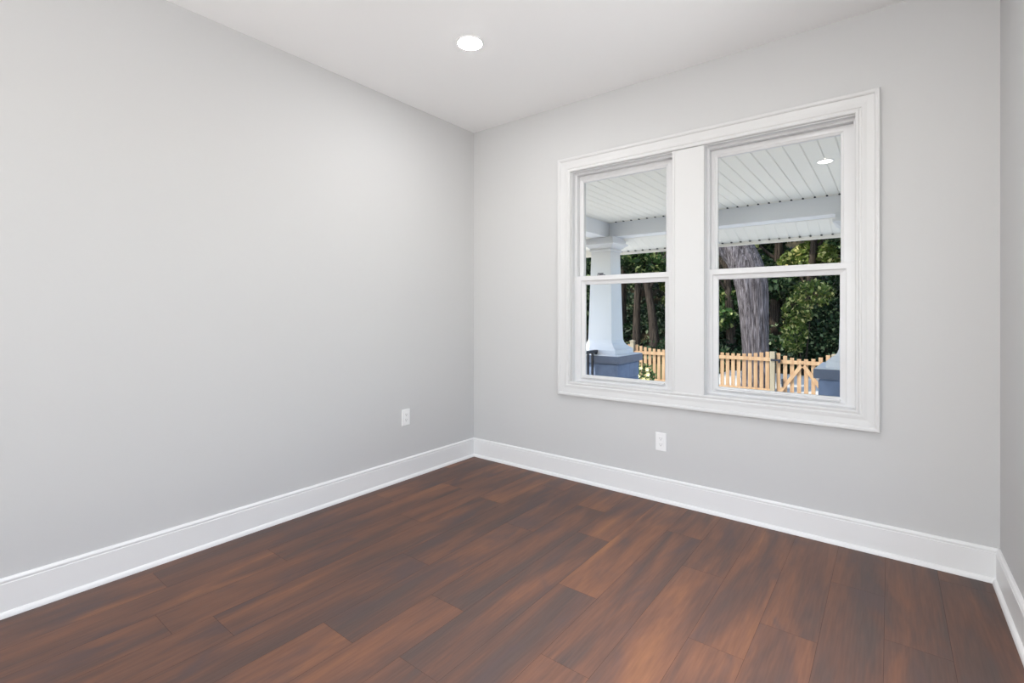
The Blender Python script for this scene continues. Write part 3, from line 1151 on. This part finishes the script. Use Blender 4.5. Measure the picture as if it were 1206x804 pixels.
blobs = [(-3.2, TY + .3, 8.2, 2.6, 2.4, 1.8), (-5.8, TY - .6, 7.2, 2.2, 2.2, 1.6), (-1.0, TY + .8, 7.2, 2.2, 2.0, 1.6), (-4.6, TY + 1.8, 7.8, 2.2, 2.0, 1.6), (-7.4, TY, 6.6, 1.6, 1.8, 1.2)]
child(leaves_mesh('foliage', blobs, 9000, .26, 11, M_LEAF), t)

# woods on the bank: each tree its own trunk and crown
rt = random.Random(21)


def wood_tree(x, y, h, rad, lm, seed, label, low=.25, nb=9, count=3600, size=.24, lean=0.0, tr=.16):
    z0 = bank_z(y)
    root = empty('woodland_tree', (x, y, z0))
    tag(root, label, 'tree', 'trees on the wooded bank')
    q = random.Random(seed)
    mm = MB()
    limb(mm, [(x, y, z0 - .3, tr * 1.3), (x + lean * .2, y, z0 + h * .25, tr), (x + lean * .6, y, z0 + h * .55, tr * .8), (x + lean, y, z0 + h * .92, tr * .3)], 16, .06, seed, 4)
    for k in range(4):
        a = q.uniform(0, 6.28)
        zb_ = z0 + h * q.uniform(.3, .6)
        r_ = rad * q.uniform(.5, .85)
        limb(mm, [(x + lean * .4, y, zb_, tr * .5), (x + lean * .4 + math.cos(a) * r_ * .5, y + math.sin(a) * r_ * .5, zb_ + .7, tr * .3),
                  (x + lean * .4 + math.cos(a) * r_, y + math.sin(a) * r_, zb_ + 1.6, tr * .1)], 8, .05, seed + k, 3)
    mm.build('trunk', M_BARK_D, root, smooth=True)
    bl = []
    for k in range(nb):
        a = q.uniform(0, 6.28)
        rr = rad * math.sqrt(q.uniform(.05, 1)) * .75
        zz = z0 + h * q.uniform(low, 1.0)
        s = rad * q.uniform(.3, .5)
        bl.append((x + lean * (zz - z0) / h + math.cos(a) * rr, y + math.sin(a) * rr, zz, s, s, s * .7))
    child(leaves_mesh('foliage', bl, count, size, seed, lm), root)
    return root


specs = [
    (-12.6, 21.8, 6.5, 2.1, M_LEAF_D, .12, 'dark green tree left of the porch column'),
    (-10.6, 22.6, 7.5, 2.0, M_LEAF_D, .30, 'dark green tree just behind the porch column'),
    (-9.4, 21.6, 6.5, 1.5, M_LEAF, .45, 'green tree right of the porch column above the fence post'),
    (-8.35, 21.3, 7.0, 1.3, M_LEAF_D, .50, 'bare lower trunk tree seen in the middle of the left window'),
    (-8.0, 23.0, 6.0, 1.2, M_LEAF_Y, .24, 'yellow green tree at the right edge of the left window'),
    (-5.2, 21.6, 6.0, 1.6, M_LEAF, .12, 'green tree left of the big trunk'),
    (-3.9, 23.2, 7.5, 1.7, M_LEAF_D, .15, 'dark tree directly behind the big trunk'),
    (-2.6, 22.4, 6.5, 1.5, M_LEAF_Y, .42, 'yellow green tree right of the big trunk'),
    (-1.3, 22.0, 5.6, 1.5, M_LEAF_D, .34, 'dense green tree at the right edge of the right window'),
    (0.6, 22.6, 6.5, 1.9, M_LEAF_D, .10, 'dark green tree behind the right porch column'),
    (-14.8, 23.5, 8.0, 2.4, M_LEAF_D, .10, 'tall dark tree farthest to the left on the bank'),
    (2.8, 23.0, 7.0, 2.2, M_LEAF, .10, 'green tree farthest to the right on the bank'),
]
for i, (x, y, h, rad, lm, low, lab) in enumerate(specs):
    wood_tree(x, y, h, rad, lm, 100 + i * 7, lab, low, lean=-.9 if i == 3 else rt.uniform(-.6, .6), tr=.18 if i == 3 else .16)
back_labels = ['distant tree on the upper bank behind the porch column', 'distant tree on the upper bank left of the fence post',
               'distant tree on the upper bank in the left window', 'distant tree on the upper bank between the two windows',
               'distant tree on the upper bank behind the big trunk', 'distant tree on the upper bank right of the big trunk',
               'distant tree on the upper bank at the right window edge']
for i, lab in enumerate(back_labels):
    wood_tree(-14 + i * 2.5 + rt.uniform(-.5, .5), 27 + rt.uniform(-1, 1.2), 7.5, 2.3, M_LEAF_D if i % 2 else M_LEAF, 300 + i * 5, lab, .05, 10, 3600, .3, rt.uniform(-.5, .5))

# ivy ground cover on the bank: nobody could count it
g_ = np.random.default_rng(5)
bl = []
for k in range(240):
    x = g_.uniform(-15, 3)
    y = 20.6 + 10 * g_.uniform(0, 1) ** 1.4
    bl.append((x, y, bank_z(y) + .15, .8, .7, .45))
iv = leaves_mesh('ivy_ground_cover', bl, 30000, .2, 77, M_IVY)
tag(iv, 'dark green ivy and undergrowth covering the bank across the street', 'undergrowth', kind='stuff')

# shrubs across the street and the flowering bush by the left pier
def shrub(name, x, y, z0, blobs, count, size, lm, seed, label, cat='shrub', stems=5):
    root = empty(name, (x, y, z0))
    tag(root, label, cat)
    mm = MB()
    q = random.Random(seed)
    for k in range(stems):
        bx = blobs[q.randrange(len(blobs))]
        limb(mm, [(x + q.uniform(-.06, .06), y + q.uniform(-.06, .06), z0 - .05, .02), ((x + bx[0]) / 2, (y + bx[1]) / 2, (z0 + bx[2]) / 2 + .1, .015), (bx[0], bx[1], bx[2], .006)], 8, .03, seed + k, 3)
    mm.build('stems', M_BARK_D, root)
    child(leaves_mesh('foliage', blobs, count, size, seed, lm), root)
    return root


shrub('dark_shrub', -1.6, 20.9, GZ, [(-1.9, 20.9, .2, 1.0, .7, .9), (-.9, 21.0, .5, 1.1, .7, 1.2), (-2.2, 21.1, .9, .7, .5, .6), (-1.2, 21.2, 1.3, .8, .6, .6)], 4200, .15, M_LEAF_D, 61,
      'dark green shrub across the street behind the gate')
shrub('leafy_shrub', -2.4, 20.3, GZ, [(-2.75, 20.2, .4, .45, .4, .7), (-2.65, 20.2, 1.3, .5, .4, .6), (-2.2, 20.4, 1.9, .7, .5, .5)], 1500, .15, M_LEAF_Y, 62,
      'light green leafy shrub right beside the big trunk')
bush = shrub('flowering_shrub', -3.16, 7.6, GZ, [(-3.2, 7.6, -.1, .24, .24, .5), (-3.24, 7.6, -.6, .3, .3, .4), (-3.12, 7.62, .2, .12, .12, .18)], 1500, .055, M_LEAF, 63,
             'small shrub with pale yellow blossoms beside the left pier')
M_PETAL = mat('pale_yellow_petals', srgb(246, 238, 176), .6)
fl = MB()
q = random.Random(9)
for k in range(26):
    c = Vector((-3.14 + q.uniform(-.1, .13), 7.6 + q.uniform(-.22, .1), q.uniform(-.2, .38)))
    for j in range(6):
        a = 2 * math.pi * j / 6
        d_ = Vector((math.cos(a), -.5, math.sin(a)))
        s_ = Vector((-math.sin(a), 0, math.cos(a)))
        fl.add([c, c + d_ * .02 + s_ * .011, c + d_ * .04, c + d_ * .02 - s_ * .011], [(0, 1, 2, 3)])
tag(fl.build('blossoms', M_PETAL, bush, fix=False), 'pale yellow blossoms', kind='stuff')
